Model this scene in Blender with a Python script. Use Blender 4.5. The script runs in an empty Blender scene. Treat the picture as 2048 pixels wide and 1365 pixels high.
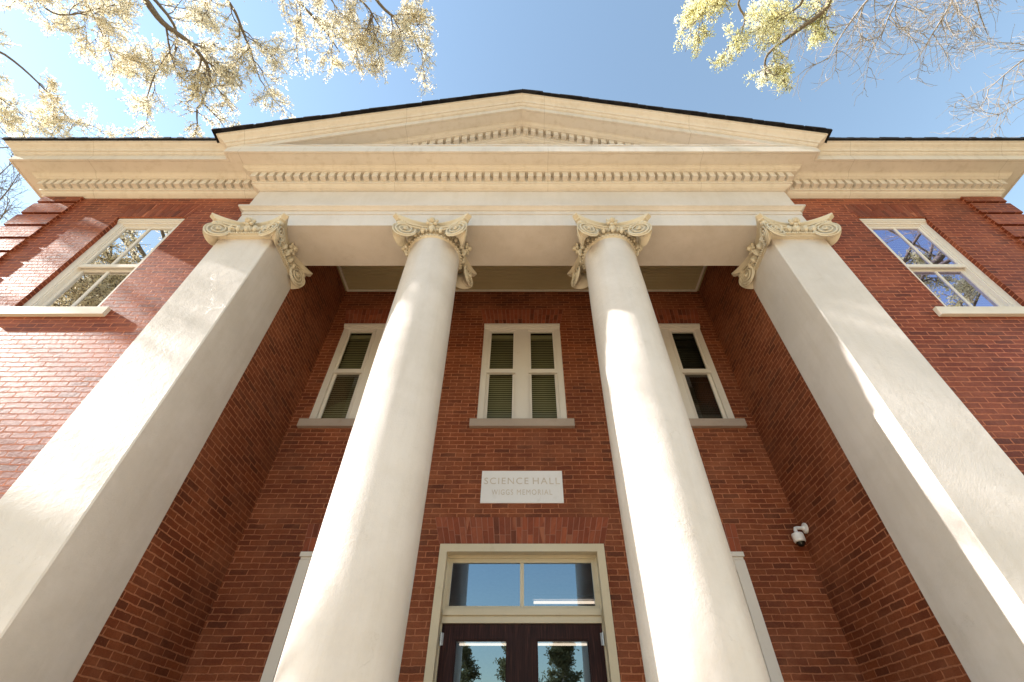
import bpy, bmesh, math, random
from mathutils import Vector, Matrix
sc = bpy.context.scene
COL = sc.collection
ZC = 1.55                       # eye height above the lawn; heights below are written from the eye

# ------------------------------------------------------------------ camera, sky, sun, exposure
cam_d = bpy.data.cameras.new("camera"); cam = bpy.data.objects.new("camera", cam_d); COL.objects.link(cam)
cam_d.sensor_width = 36.0; cam_d.lens = 910.0 / 2048.0 * 36.0
cam_d.shift_x = -20.0 / 2048.0; cam_d.clip_start = 0.05; cam_d.clip_end = 3000
cam.location = (0, 0, ZC); cam.rotation_euler = (math.radians(90 + 44.3), 0, 0)
sc.camera = cam
SUN = Vector((-1.0, -0.105, 0.57)).normalized()
w = bpy.data.worlds.new("World"); sc.world = w; w.use_nodes = True
nt = w.node_tree; nt.nodes.clear()
sky = nt.nodes.new("ShaderNodeTexSky"); sky.sky_type = 'NISHITA'; sky.sun_disc = False
sky.sun_elevation = math.asin(SUN.z); sky.sun_rotation = math.atan2(SUN.x, SUN.y)
sky.altitude = 100; sky.air_density = 1.75; sky.dust_density = 0.12; sky.ozone_density = 0.5
bg = nt.nodes.new("ShaderNodeBackground"); bg.inputs[1].default_value = 0.12
wo = nt.nodes.new("ShaderNodeOutputWorld")
nt.links.new(sky.outputs[0], bg.inputs[0]); nt.links.new(bg.outputs[0], wo.inputs[0])
sun_d = bpy.data.lights.new("sun", 'SUN'); sun_d.energy = 5.0; sun_d.angle = math.radians(0.55)
sun_d.color = (1.0, 0.93, 0.86)
sun = bpy.data.objects.new("sun", sun_d); COL.objects.link(sun)
sun.rotation_euler = (-SUN).to_track_quat('-Z', 'Y').to_euler(); sun.location = SUN * 60
vs = sc.view_settings; vs.view_transform = 'Standard'; vs.look = 'None'; vs.gamma = 1.0
vs.exposure = 1.33
sc.cycles.max_bounces = 8; sc.cycles.diffuse_bounces = 5; sc.cycles.glossy_bounces = 4
sc.cycles.transparent_max_bounces = 12

# ------------------------------------------------------------------ materials
def new_mat(name):
    m = bpy.data.materials.new(name); m.use_nodes = True
    t = m.node_tree; b = t.nodes["Principled BSDF"]
    return m, t, b
def N(t, kind, **kw):
    n = t.nodes.new(kind)
    for k, v in kw.items(): setattr(n, k, v)
    return n
def L(t, a, b): t.links.new(a, b)
def noise(t, vec, scale, detail=4, rough=0.55):
    n = N(t, "ShaderNodeTexNoise"); n.inputs["Scale"].default_value = scale
    n.inputs["Detail"].default_value = detail; n.inputs["Roughness"].default_value = rough
    if vec is not None: L(t, vec, n.inputs["Vector"])
    return n
def ramp(t, fac, stops):
    r = N(t, "ShaderNodeValToRGB"); e = r.color_ramp.elements
    e[0].position, e[0].color = stops[0][0], (*stops[0][1], 1)
    e[1].position, e[1].color = stops[-1][0], (*stops[-1][1], 1)
    for p, c in stops[1:-1]:
        x = e.new(p); x.color = (*c, 1)
    L(t, fac, r.inputs[0]); return r
def mixc(t, fac, a, b, mode='MIX'):
    m = N(t, "ShaderNodeMix", data_type='RGBA', blend_type=mode)
    for s, v in ((m.inputs[0], fac), (m.inputs[6], a), (m.inputs[7], b)):
        if isinstance(v, (int, float)): s.default_value = v
        elif isinstance(v, tuple): s.default_value = (*v, 1)
        else: L(t, v, s)
    return m.outputs[2]
def math_(t, op, a, b=None):
    m = N(t, "ShaderNodeMath", operation=op)
    for s, v in ((m.inputs[0], a), (m.inputs[1], b)):
        if v is None: continue
        if isinstance(v, (int, float)): s.default_value = v
        else: L(t, v, s)
    return m.outputs[0]
def bump(t, b, height, strength, dist):
    n = N(t, "ShaderNodeBump"); n.inputs["Strength"].default_value = strength
    n.inputs["Distance"].default_value = dist
    L(t, height, n.inputs["Height"]); L(t, n.outputs[0], b.inputs["Normal"])

def paint(name, col, rough=0.45, var=0.06, bump_s=0.15, bump_d=0.004, dirt=0.10, dirt_col=(0.42, 0.35, 0.24), streak=False):
    m, t, b = new_mat(name)
    tc = N(t, "ShaderNodeTexCoord")
    big = noise(t, tc.outputs["Object"], 1.3, 5)
    fine = noise(t, tc.outputs["Object"], 45, 5, 0.6)
    c = tuple(max(0, x * (1 - var)) for x in col); d = tuple(min(1, x * (1 + var)) for x in col)
    r = ramp(t, big.outputs[0], [(0.3, c), (0.7, d)])
    spot = ramp(t, noise(t, tc.outputs["Object"], 7, 8, 0.7).outputs[0], [(0.56, (0, 0, 0)), (0.74, (1, 1, 1))])
    cc = mixc(t, math_(t, 'MULTIPLY', spot.outputs[0], dirt), r.outputs[0], dirt_col)
    if streak:                      # caulked joints between the boards, and faint run-off streaks
        sp = N(t, "ShaderNodeSeparateXYZ"); L(t, tc.outputs["Object"], sp.inputs[0])
        j = math_(t, 'PINGPONG', math_(t, 'ADD', sp.outputs[0], 50.37), 1.27)
        jm = math_(t, 'MULTIPLY', math_(t, 'LESS_THAN', j, 0.0035), 0.45)
        cc = mixc(t, jm, cc, (0.25, 0.20, 0.14))
        mp = N(t, "ShaderNodeMapping"); mp.inputs["Scale"].default_value = (1, 1, 0.12); L(t, tc.outputs["Object"], mp.inputs[0])
        st = ramp(t, noise(t, mp.outputs[0], 9, 6, 0.65).outputs[0], [(0.5, (1, 1, 1)), (0.75, (0.80, 0.76, 0.70))])
        cc = mixc(t, 0.6, cc, st.outputs[0], 'MULTIPLY')
    L(t, cc, b.inputs["Base Color"]); b.inputs["Roughness"].default_value = rough
    bump(t, b, fine.outputs[0], bump_s, bump_d)
    return m

def stucco(name, col):
    m, t, b = new_mat(name)
    tc = N(t, "ShaderNodeTexCoord"); o = tc.outputs["Object"]
    big = noise(t, o, 0.9, 5)
    r = ramp(t, big.outputs[0], [(0.3, tuple(x * 0.95 for x in col)), (0.7, tuple(min(1, x * 1.04) for x in col))])
    vor = N(t, "ShaderNodeTexVoronoi", feature='DISTANCE_TO_EDGE'); vor.inputs["Scale"].default_value = 1.1
    wob = noise(t, o, 2.5, 6, 0.65)
    mv = N(t, "ShaderNodeVectorMath", operation='MULTIPLY_ADD')
    L(t, wob.outputs["Color"], mv.inputs[0]); mv.inputs[1].default_value = (0.9, 0.9, 0.9); L(t, o, mv.inputs[2])
    L(t, mv.outputs[0], vor.inputs["Vector"])
    crack = ramp(t, vor.outputs["Distance"], [(0.0, (1, 1, 1)), (0.006, (0, 0, 0))])
    gate = ramp(t, noise(t, o, 1.7, 3).outputs[0], [(0.52, (0, 0, 0)), (0.6, (1, 1, 1))])
    cf = math_(t, 'MULTIPLY', crack.outputs[0], gate.outputs[0])
    cc = mixc(t, math_(t, 'MULTIPLY', cf, 0.22), r.outputs[0], (0.36, 0.31, 0.25))
    mp = N(t, "ShaderNodeMapping"); mp.inputs["Scale"].default_value = (1, 1, 0.07); L(t, o, mp.inputs[0])
    st = ramp(t, noise(t, mp.outputs[0], 7, 7, 0.7).outputs[0], [(0.48, (1, 1, 1)), (0.72, (0.84, 0.81, 0.76))])
    cc = mixc(t, 0.35, cc, st.outputs[0], 'MULTIPLY')
    pt = ramp(t, noise(t, o, 0.55, 6, 0.7).outputs[0], [(0.42, (0.93, 0.92, 0.90)), (0.58, (1.03, 1.03, 1.03))])
    cc = mixc(t, 1.0, cc, pt.outputs[0], 'MULTIPLY')
    L(t, cc, b.inputs["Base Color"]); b.inputs["Roughness"].default_value = 0.42
    f1 = noise(t, o, 70, 4, 0.6); f2 = noise(t, o, 9, 6, 0.6); f3 = noise(t, o, 2.2, 3, 0.5)
    h = math_(t, 'ADD', math_(t, 'MULTIPLY', f1.outputs[0], 0.30), math_(t, 'MULTIPLY', f2.outputs[0], 0.9))
    h = math_(t, 'ADD', h, math_(t, 'MULTIPLY', f3.outputs[0], 1.2))
    h = math_(t, 'SUBTRACT', h, math_(t, 'MULTIPLY', cf, 0.25))
    bump(t, b, h, 0.8, 0.008)
    return m

def brick_mat(name, c_dark, c_mid, c_light, mortar, rough=0.5, wash=0.35, spec=0.28):
    m, t, b = new_mat(name)
    uv = N(t, "ShaderNodeUVMap").outputs[0]
    n1 = noise(t, uv, 3.0, 3); n2 = noise(t, uv, 22, 3)
    d1 = N(t, "ShaderNodeVectorMath", operation='MULTIPLY_ADD'); L(t, n1.outputs["Color"], d1.inputs[0]); d1.inputs[1].default_value = (0.03, 0.022, 0); L(t, uv, d1.inputs[2])
    d2 = N(t, "ShaderNodeVectorMath", operation='MULTIPLY_ADD'); L(t, n2.outputs["Color"], d2.inputs[0]); d2.inputs[1].default_value = (0.017, 0.014, 0); L(t, d1.outputs[0], d2.inputs[2])
    def bricktex(c1, c2):
        k = N(t, "ShaderNodeTexBrick"); k.offset = 0.5; k.squash = 1.0
        k.inputs["Scale"].default_value = 1.0; k.inputs["Brick Width"].default_value = 0.228
        k.inputs["Row Height"].default_value = 0.0703; k.inputs["Mortar Size"].default_value = 0.0072
        k.inputs["Mortar Smooth"].default_value = 0.25; k.inputs["Bias"].default_value = 0.0
        k.inputs["Color1"].default_value = (*c1, 1); k.inputs["Color2"].default_value = (*c2, 1)
        k.inputs["Mortar"].default_value = (*mortar, 1)
        mn = noise(t, uv, 5.5, 4, 0.6)
        L(t, math_(t, 'ADD', math_(t, 'MULTIPLY', mn.outputs[0], 0.009), 0.0025), k.inputs['Mortar Size'])
        L(t, d2.outputs[0], k.inputs["Vector"]); return k
    k = bricktex((0, 0, 0), (1, 1, 1)); k.inputs["Mortar"].default_value = (0.5, 0.5, 0.5, 1)
    per = N(t, "ShaderNodeSeparateColor"); L(t, k.outputs["Color"], per.inputs[0])
    base = ramp(t, per.outputs[0], [(0.0, c_dark), (0.25, c_mid), (0.7, c_light), (1.0, c_mid)])
    speck = noise(t, uv, 60, 5, 0.7)
    base2 = mixc(t, 0.5, base.outputs[0], ramp(t, speck.outputs[0], [(0.3, (0.45, 0.42, 0.42)), (0.7, (1.5, 1.45, 1.4))]).outputs[0], 'MULTIPLY')
    # mortar wash smeared over whole patches of brick
    wn = noise(t, uv, 1.6, 7, 0.68)
    wf = ramp(t, wn.outputs[0], [(0.46, (0, 0, 0)), (0.68, (1, 1, 1))])
    base3 = mixc(t, math_(t, 'MULTIPLY', wf.outputs[0], wash), base2, mortar)
    mort = mixc(t, 0.5, mortar, ramp(t, n2.outputs[0], [(0.3, (0.7, 0.7, 0.7)), (0.7, (1.2, 1.2, 1.2))]).outputs[0], 'MULTIPLY')
    fl = ramp(t, noise(t, uv, 38, 2).outputs[0], [(0.73, (0, 0, 0)), (0.77, (1, 1, 1))])
    colr = mixc(t, k.outputs["Fac"], base3, mort)
    colr = mixc(t, math_(t, 'MULTIPLY', fl.outputs[0], 0.25), colr, (0.5, 0.36, 0.28))
    tone = ramp(t, noise(t, uv, 0.75, 7, 0.72).outputs[0], [(0.34, (0.72, 0.70, 0.70)), (0.5, (1.0, 1.0, 1.0)), (0.68, (1.28, 1.26, 1.24))])
    colr = mixc(t, 0.85, colr, tone.outputs[0], 'MULTIPLY')
    L(t, colr, b.inputs["Base Color"]); b.inputs["Roughness"].default_value = rough
    b.inputs["Specular IOR Level"].default_value = spec
    L(t, math_(t, 'ADD', math_(t, 'MULTIPLY', k.outputs['Fac'], 0.35), rough), b.inputs['Roughness'])
    h = math_(t, 'SUBTRACT', math_(t, 'MULTIPLY', speck.outputs[0], 0.25), k.outputs["Fac"])
    h = math_(t, 'ADD', h, math_(t, 'MULTIPLY', n2.outputs[0], 0.35))
    h = math_(t, 'ADD', h, math_(t, 'MULTIPLY', per.outputs[0], 0.18))
    bump(t, b, h, 1.0, 0.009)
    return m

def glass(name, tint, refl, refl_col=(1, 1, 1), k=1.0):
    m = bpy.data.materials.new(name); m.use_nodes = True; t = m.node_tree; t.nodes.clear()
    tr = N(t, "ShaderNodeBsdfTransparent"); tr.inputs[0].default_value = (*tint, 1)
    gl = N(t, "ShaderNodeBsdfGlossy"); gl.inputs["Roughness"].default_value = 0.0; gl.inputs[0].default_value = (*refl_col, 1)
    fr = N(t, "ShaderNodeFresnel"); fr.inputs[0].default_value = 1.5
    tc = N(t, "ShaderNodeTexCoord"); n = noise(t, tc.outputs["Object"], 1.6, 1)
    bp = N(t, "ShaderNodeBump"); bp.inputs["Strength"].default_value = 0.02; bp.inputs["Distance"].default_value = 0.05
    L(t, n.outputs[0], bp.inputs["Height"]); L(t, bp.outputs[0], gl.inputs["Normal"])
    f = math_(t, 'ADD', math_(t, 'MULTIPLY', fr.outputs[0], k), refl)
    mx = N(t, "ShaderNodeMixShader"); L(t, f, mx.inputs[0]); L(t, tr.outputs[0], mx.inputs[1]); L(t, gl.outputs[0], mx.inputs[2])
    o = N(t, "ShaderNodeOutputMaterial"); L(t, mx.outputs[0], o.inputs[0]); return m

def plain(name, col, rough=0.6, metal=0.0, spec=0.5):
    m, t, b = new_mat(name)
    tc = N(t, "ShaderNodeTexCoord"); n = noise(t, tc.outputs["Object"], 12, 4)
    r = ramp(t, n.outputs[0], [(0.3, tuple(x * 0.85 for x in col)), (0.7, tuple(min(1, x * 1.12) for x in col))])
    L(t, r.outputs[0], b.inputs["Base Color"]); b.inputs["Roughness"].default_value = rough
    b.inputs["Metallic"].default_value = metal; b.inputs["Specular IOR Level"].default_value = spec
    return m

def leafy(name, c1, c2, transl=0.45):
    m = bpy.data.materials.new(name); m.use_nodes = True; t = m.node_tree; t.nodes.clear()
    tc = N(t, "ShaderNodeTexCoord"); n = noise(t, tc.outputs["Object"], 1.4, 5, 0.7)
    r = ramp(t, n.outputs[0], [(0.35, c1), (0.65, c2)])
    d = N(t, "ShaderNodeBsdfDiffuse"); L(t, r.outputs[0], d.inputs[0])
    tl = N(t, "ShaderNodeBsdfTranslucent"); L(t, r.outputs[0], tl.inputs[0])
    mx = N(t, "ShaderNodeMixShader"); mx.inputs[0].default_value = transl
    L(t, d.outputs[0], mx.inputs[1]); L(t, tl.outputs[0], mx.inputs[2])
    o = N(t, "ShaderNodeOutputMaterial"); L(t, mx.outputs[0], o.inputs[0]); return m

M = {}
M['stucco'] = stucco('cream_stucco', (0.64, 0.596, 0.575))
M['trim'] = paint('cream_trim_paint', (0.665, 0.605, 0.545), 0.5, 0.05, 0.12, 0.002, 0.18, streak=True)
M['carved'] = paint('cream_carved_plaster', (0.62, 0.555, 0.445), 0.5, 0.06, 0.2, 0.003, 0.45, (0.30, 0.22, 0.13))
M['frame'] = paint('cream_window_paint', (0.70, 0.66, 0.62), 0.4, 0.04, 0.03, 0.001, 0.2)
M['doorframe'] = paint('buff_door_paint', (0.62, 0.55, 0.42), 0.42, 0.05, 0.08, 0.002, 0.25, (0.30, 0.22, 0.08))
M['sill'] = paint('weathered_limestone', (0.38, 0.31, 0.27), 0.8, 0.12, 0.4, 0.004, 0.4, (0.25, 0.18, 0.14))
M['sillwhite'] = paint('painted_sill', (0.64, 0.585, 0.51), 0.5, 0.05, 0.15, 0.003, 0.1)
M['brick'] = brick_mat('old_red_brick', (0.115, 0.031, 0.013), (0.165, 0.040, 0.015), (0.215, 0.059, 0.021), (0.385, 0.155, 0.082), 0.65)
M['soldier'] = brick_mat('soldier_brick', (0.11, 0.030, 0.014), (0.22, 0.052, 0.024), (0.29, 0.078, 0.036), (0.34, 0.125, 0.075), 0.65)
M['wingbrick'] = brick_mat('painted_red_brick', (0.11, 0.023, 0.010), (0.155, 0.029, 0.011), (0.215, 0.048, 0.018), (0.44, 0.155, 0.088), 0.50, 0.35, 0.22)
M['roof'] = plain('black_shingles', (0.012, 0.011, 0.015), 0.9)
M['ceil'] = paint('porch_ceiling_paint', (0.40, 0.335, 0.20), 0.55, 0.05, 0.05, 0.002, 0.15)
M['glass'] = glass('tinted_glass', (0.85, 0.87, 0.78), 0.0, (0.3, 0.3, 0.3), 0.6)
M['wingglass'] = glass('reflective_glass', (0.35, 0.37, 0.38), 0.50)
M['wingglass2'] = glass('blue_reflective_glass', (0.35, 0.37, 0.45), 0.50, (0.66, 0.66, 1.0))
M['doorglass'] = glass('door_glass', (0.55, 0.55, 0.52), 0.28, (0.50, 0.70, 0.95))
M['blind'] = paint('olive_blinds', (0.36, 0.325, 0.21), 0.6, 0.05, 0.0, 0.001, 0.0)
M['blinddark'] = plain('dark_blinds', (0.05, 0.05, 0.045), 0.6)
M['dark'] = plain('interior_shade', (0.03, 0.026, 0.022), 0.9)  # near-black colour stands for the shade inside the rooms
M['hall'] = plain('hall_plaster', (0.20, 0.16, 0.11), 0.8)
M['marble'] = paint('white_marble', (0.79, 0.79, 0.83), 0.5, 0.04, 0.15, 0.002, 0.25, (0.5, 0.47, 0.44))
M['letter'] = plain('worn_tan_lettering', (0.59, 0.53, 0.48), 0.8)
M['white'] = plain('white_plastic', (0.82, 0.82, 0.84), 0.35)
M['black'] = plain('black_dome', (0.010, 0.010, 0.010), 0.08)
M['steel'] = plain('hinge_steel', (0.55, 0.57, 0.62), 0.35, 0.9)
m_, t_, b_ = new_mat('dark_oak_door'); M['oak'] = m_
tc_ = N(t_, "ShaderNodeTexCoord"); mp_ = N(t_, "ShaderNodeMapping"); mp_.inputs["Scale"].default_value = (1, 1, 0.06)
L(t_, tc_.outputs["Object"], mp_.inputs[0]); n_ = noise(t_, mp_.outputs[0], 55, 6, 0.65)
r_ = ramp(t_, n_.outputs[0], [(0.35, (0.014, 0.004, 0.005)), (0.55, (0.032, 0.010, 0.010)), (0.75, (0.080, 0.030, 0.022))])
L(t_, r_.outputs[0], b_.inputs["Base Color"]); b_.inputs["Roughness"].default_value = 0.5; b_.inputs["Specular IOR Level"].default_value = 0.2; bump(t_, b_, n_.outputs[0], 0.3, 0.002)
M['bark'] = plain('grey_bark', (0.20, 0.165, 0.13), 0.9)
M['twig'] = plain('pale_twig', (0.33, 0.29, 0.25), 0.85)
M['blossom'] = leafy('cream_blossom', (0.80, 0.70, 0.46), (0.93, 0.88, 0.74), 0.6)
M['blossom2'] = leafy('yellow_green_blossom', (0.78, 0.74, 0.34), (0.90, 0.87, 0.64), 0.6)
M['pine'] = leafy('pine_needles', (0.12, 0.115, 0.05), (0.24, 0.21, 0.10), 0.3)
M['metalroof'] = plain('grey_metal_roof', (0.32, 0.30, 0.27), 0.5)
M['house'] = plain('pale_siding', (0.55, 0.50, 0.42), 0.7)
mg, tg, bgd = new_mat('lawn'); M['lawn'] = mg
tcg = N(tg, "ShaderNodeTexCoord"); ng = noise(tg, tcg.outputs["Object"], 0.5, 8, 0.7)
rg = ramp(tg, ng.outputs[0], [(0.3, (0.14, 0.115, 0.05)), (0.6, (0.25, 0.19, 0.10)), (0.8, (0.34, 0.26, 0.15))])
L(tg, rg.outputs[0], bgd.inputs["Base Color"]); bgd.inputs["Roughness"].default_value = 0.95
M['paving'] = plain('tan_paving', (0.62, 0.455, 0.265), 0.8)  # warm tan kept bright so it bounces light up to soffits and piers
def emit(name, col, s):
    m = bpy.data.materials.new(name); m.use_nodes = True; t = m.node_tree; t.nodes.clear()
    e = N(t, "ShaderNodeEmission"); e.inputs[0].default_value = (*col, 1); e.inputs[1].default_value = s
    o = N(t, "ShaderNodeOutputMaterial"); L(t, e.outputs[0], o.inputs[0]); return m
M['tube'] = emit('lit_tube', (1.0, 0.82, 0.66), 0.9)

# ------------------------------------------------------------------ mesh helpers (z measured from the eye)
class MB:
    def __init__(s): s.v = []; s.f = []
    def add(s, vs, fs):
        o = len(s.v); s.v += [tuple(p) for p in vs]; s.f += [tuple(i + o for i in f) for f in fs]
    def box(s, x0, x1, y0, y1, z0, z1):
        s.add([(x0,y0,z0),(x1,y0,z0),(x1,y1,z0),(x0,y1,z0),(x0,y0,z1),(x1,y0,z1),(x1,y1,z1),(x0,y1,z1)],
              [(0,3,2,1),(4,5,6,7),(0,1,5,4),(1,2,6,5),(2,3,7,6),(3,0,4,7)])
    def quad(s, a, b, c, d): s.add([a, b, c, d], [(0,1,2,3)])
    def lathe(s, cx, cy, prof, n=48, cap=False):
        vs = []; fs = []
        for r, z in prof:
            for i in range(n):
                a = 2*math.pi*i/n; vs.append((cx + r*math.cos(a), cy + r*math.sin(a), z))
        for k in range(len(prof)-1):
            for i in range(n):
                j = (i+1) % n; fs.append((k*n+i, k*n+j, (k+1)*n+j, (k+1)*n+i))
        if cap: fs += [tuple(reversed(range(n))), tuple(range((len(prof)-1)*n, len(prof)*n))]
        s.add(vs, fs)
    def ell(s, c, r, M3=None, nu=10, nv=7):
        vs = []; fs = []
        for k in range(nv+1):
            th = math.pi*k/nv
            for i in range(nu):
                a = 2*math.pi*i/nu
                p = Vector((r[0]*math.sin(th)*math.cos(a), r[1]*math.sin(th)*math.sin(a), r[2]*math.cos(th)))
                if M3 is not None: p = M3 @ p
                vs.append((c[0]+p.x, c[1]+p.y, c[2]+p.z))
        for k in range(nv):
            for i in range(nu):
                j = (i+1) % nu; fs.append((k*nu+i, (k+1)*nu+i, (k+1)*nu+j, k*nu+j))
        s.add(vs, fs)
    def tube(s, pts, rad, n=6):
        pts = [Vector(p) for p in pts]; rings = []; vs = []; fs = []
        prev = None
        for i, p in enumerate(pts):
            d = (pts[min(i+1, len(pts)-1)] - pts[max(i-1, 0)])
            if d.length < 1e-9: d = Vector((0,0,1))
            d.normalize()
            if prev is None:
                a = d.cross(Vector((0,0,1)) if abs(d.z) < 0.9 else Vector((1,0,0))).normalized()
            else:
                a = prev - d*prev.dot(d)
                a = a.normalized() if a.length > 1e-6 else d.orthogonal().normalized()
            prev = a; b = d.cross(a); r = rad[i] if isinstance(rad, (list, tuple)) else rad
            for k in range(n):
                an = 2*math.pi*k/n; q = p + a*(r*math.cos(an)) + b*(r*math.sin(an)); vs.append(q[:])
        m = len(pts)
        for i in range(m-1):
            for k in range(n):
                j = (k+1) % n; fs.append((i*n+k, i*n+j, (i+1)*n+j, (i+1)*n+k))
        fs += [tuple(reversed(range(n))), tuple(range((m-1)*n, m*n))]
        s.add(vs, fs)
    def build(s, name, mat, parent=None, smooth=None, uv=False, fix=True):
        off = Vector((0, 0, 0)); p = parent
        while p is not None: off += p.location; p = p.parent
        me = bpy.data.meshes.new(name)
        me.from_pydata([(x - off.x, y - off.y, z + ZC - off.z) for x, y, z in s.v], [], s.f)
        me.update()
        if fix:
            b = bmesh.new(); b.from_mesh(me); bmesh.ops.recalc_face_normals(b, faces=b.faces); b.to_mesh(me); b.free()
        if uv: box_uv(me, off, uv)
        if smooth is not None:
            me.polygons.foreach_set('use_smooth', [True]*len(me.polygons))
            me.set_sharp_from_angle(angle=math.radians(smooth))
        me.materials.append(M[mat] if isinstance(mat, str) else mat)
        o = bpy.data.objects.new(name, me); COL.objects.link(o)
        if parent is not None: o.parent = parent
        return o
def box_uv(me, off, mode):
    lay = me.uv_layers.new(name="UVMap")
    for p in me.polygons:
        n = p.normal
        for li in p.loop_indices:
            c = me.vertices[me.loops[li].vertex_index].co + off
            if abs(n.z) > 0.7: u = (c.x, c.y)
            elif abs(n.x) > abs(n.y): u = (c.y + 0.11, c.z)
            else: u = (c.x, c.z)
            if mode == 'soldier': u = (u[1] + 0.05, u[0])
            lay.data[li].uv = (u[0] + 20.0, u[1] + 20.0)
def tag(o, label, cat, group=None):
    o['label'] = label; o['category'] = cat
    if group: o['group'] = group
    return o
def thing(name, label, cat, loc, group=None):
    o = bpy.data.objects.new(name, None); COL.objects.link(o); o.location = loc; o.empty_display_size = 0.3
    return tag(o, label, cat, group)
def structure(o): o['kind'] = 'structure'; return o

# wall sheet in an x-z plane at y with rectangular holes and reveals of depth dep
def wall_y(mb, x0, x1, z0, z1, y, holes, dep):
    xs = sorted({x0, x1, *[h[0] for h in holes], *[h[1] for h in holes]})
    zs = sorted({z0, z1, *[h[2] for h in holes], *[h[3] for h in holes]})
    for i in range(len(xs)-1):
        for k in range(len(zs)-1):
            cx = (xs[i]+xs[i+1])/2; cz = (zs[k]+zs[k+1])/2
            if any(h[0] < cx < h[1] and h[2] < cz < h[3] for h in holes): continue
            mb.quad((xs[i],y,zs[k]), (xs[i+1],y,zs[k]), (xs[i+1],y,zs[k+1]), (xs[i],y,zs[k+1]))
    for a, b, c, d in holes:
        mb.quad((a,y,c),(a,y+dep,c),(a,y+dep,d),(a,y,d)); mb.quad((b,y+dep,c),(b,y,c),(b,y,d),(b,y+dep,d))
        mb.quad((a,y,d),(a,y+dep,d),(b,y+dep,d),(b,y,d)); mb.quad((a,y+dep,c),(a,y,c),(b,y,c),(b,y+dep,c))
# profile [(p,z)] swept along path [(x,y,ox,oy)]
def sweep(mb, path, prof, zf=None):
    n = len(prof); vs = []
    for x, y, ox, oy, *kind in path:
        for p, z in prof:
            X = x + ox*p; Y = y + oy*p
            vs.append((X, Y, zf(x, X, z) if zf else z))
    fs = []
    for i in range(len(path)-1):
        for k in range(n-1): fs.append((i*n+k, (i+1)*n+k, (i+1)*n+k+1, i*n+k+1))
    mb.add(vs, fs)
def frame_ring(mb, x0, x1, z0, z1, wd, y0, y1, bottom=True):
    """casing of four butted bars between planes y0 and y1"""
    mb.box(x0, x0+wd, y0, y1, z0, z1); mb.box(x1-wd, x1, y0, y1, z0, z1)
    mb.box(x0+wd, x1-wd, y0, y1, z1-wd, z1)
    if bottom: mb.box(x0+wd, x1-wd, y0, y1, z0, z0+wd)

GZ = -ZC            # lawn level
FZ = -0.85          # porch floor level
YB, YW, YF, XI = 6.0, 3.81, 3.68, 3.64
# ------------------------------------------------------------------ ground
mb = MB(); S = 900
mb.quad((-S,-S,GZ),(S,-S,GZ),(S,S,GZ),(-S,S,GZ)); structure(mb.build('ground', 'lawn'))
mb = MB(); mb.quad((-15,-18,GZ+.004),(15,-18,GZ+.004),(15,3.6,GZ+.004),(-15,3.6,GZ+.004)); structure(mb.build('bounce_forecourt', 'paving'))  # unseen paving, added and widened to bounce warm light onto the portico

# ------------------------------------------------------------------ the hall
hall = thing('brick_hall', 'two storey red brick hall with a cream pedimented portico of tall columns', 'building', (0, 3.7, 0))
# steps and porch floor
mb = MB()
mb.box(-3.6, 3.6, 3.2, 8.0, GZ+.01, FZ)
for i in range(3): mb.box(-3.6, 3.6, 2.3 + 0.3*i, 2.6+0.3*i, GZ+.01, GZ + 0.175*(i+1))
mb.build('porch_floor', 'paving', hall)
# back wall of the porch
TW = [(-2.66), 0.0, 2.66]                      # centres of the twin windows upstairs
HW = 0.715
door_hole = (-1.045, 1.045, FZ, 2.21)
low_holes = [(-2.78, -1.36, 0.0, 2.11), (1.36, 2.78, 0.0, 2.11)]
up_holes = [(c-HW, c+HW, 4.10, 6.29) for c in TW]
mb = MB(); wall_y(mb, -XI, XI, FZ, 7.3, YB, [door_hole]+low_holes+up_holes, 0.22)
mb.build('porch_back_wall', 'brick', hall, uv=True)
for s in (-1, 1):
    mb = MB(); x = s*XI
    mb.quad((x,4.535,FZ),(x,YB,FZ),(x,YB,7.3),(x,4.535,7.3)); mb.build('porch_side_wall', 'brick', hall, uv=True)
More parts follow.
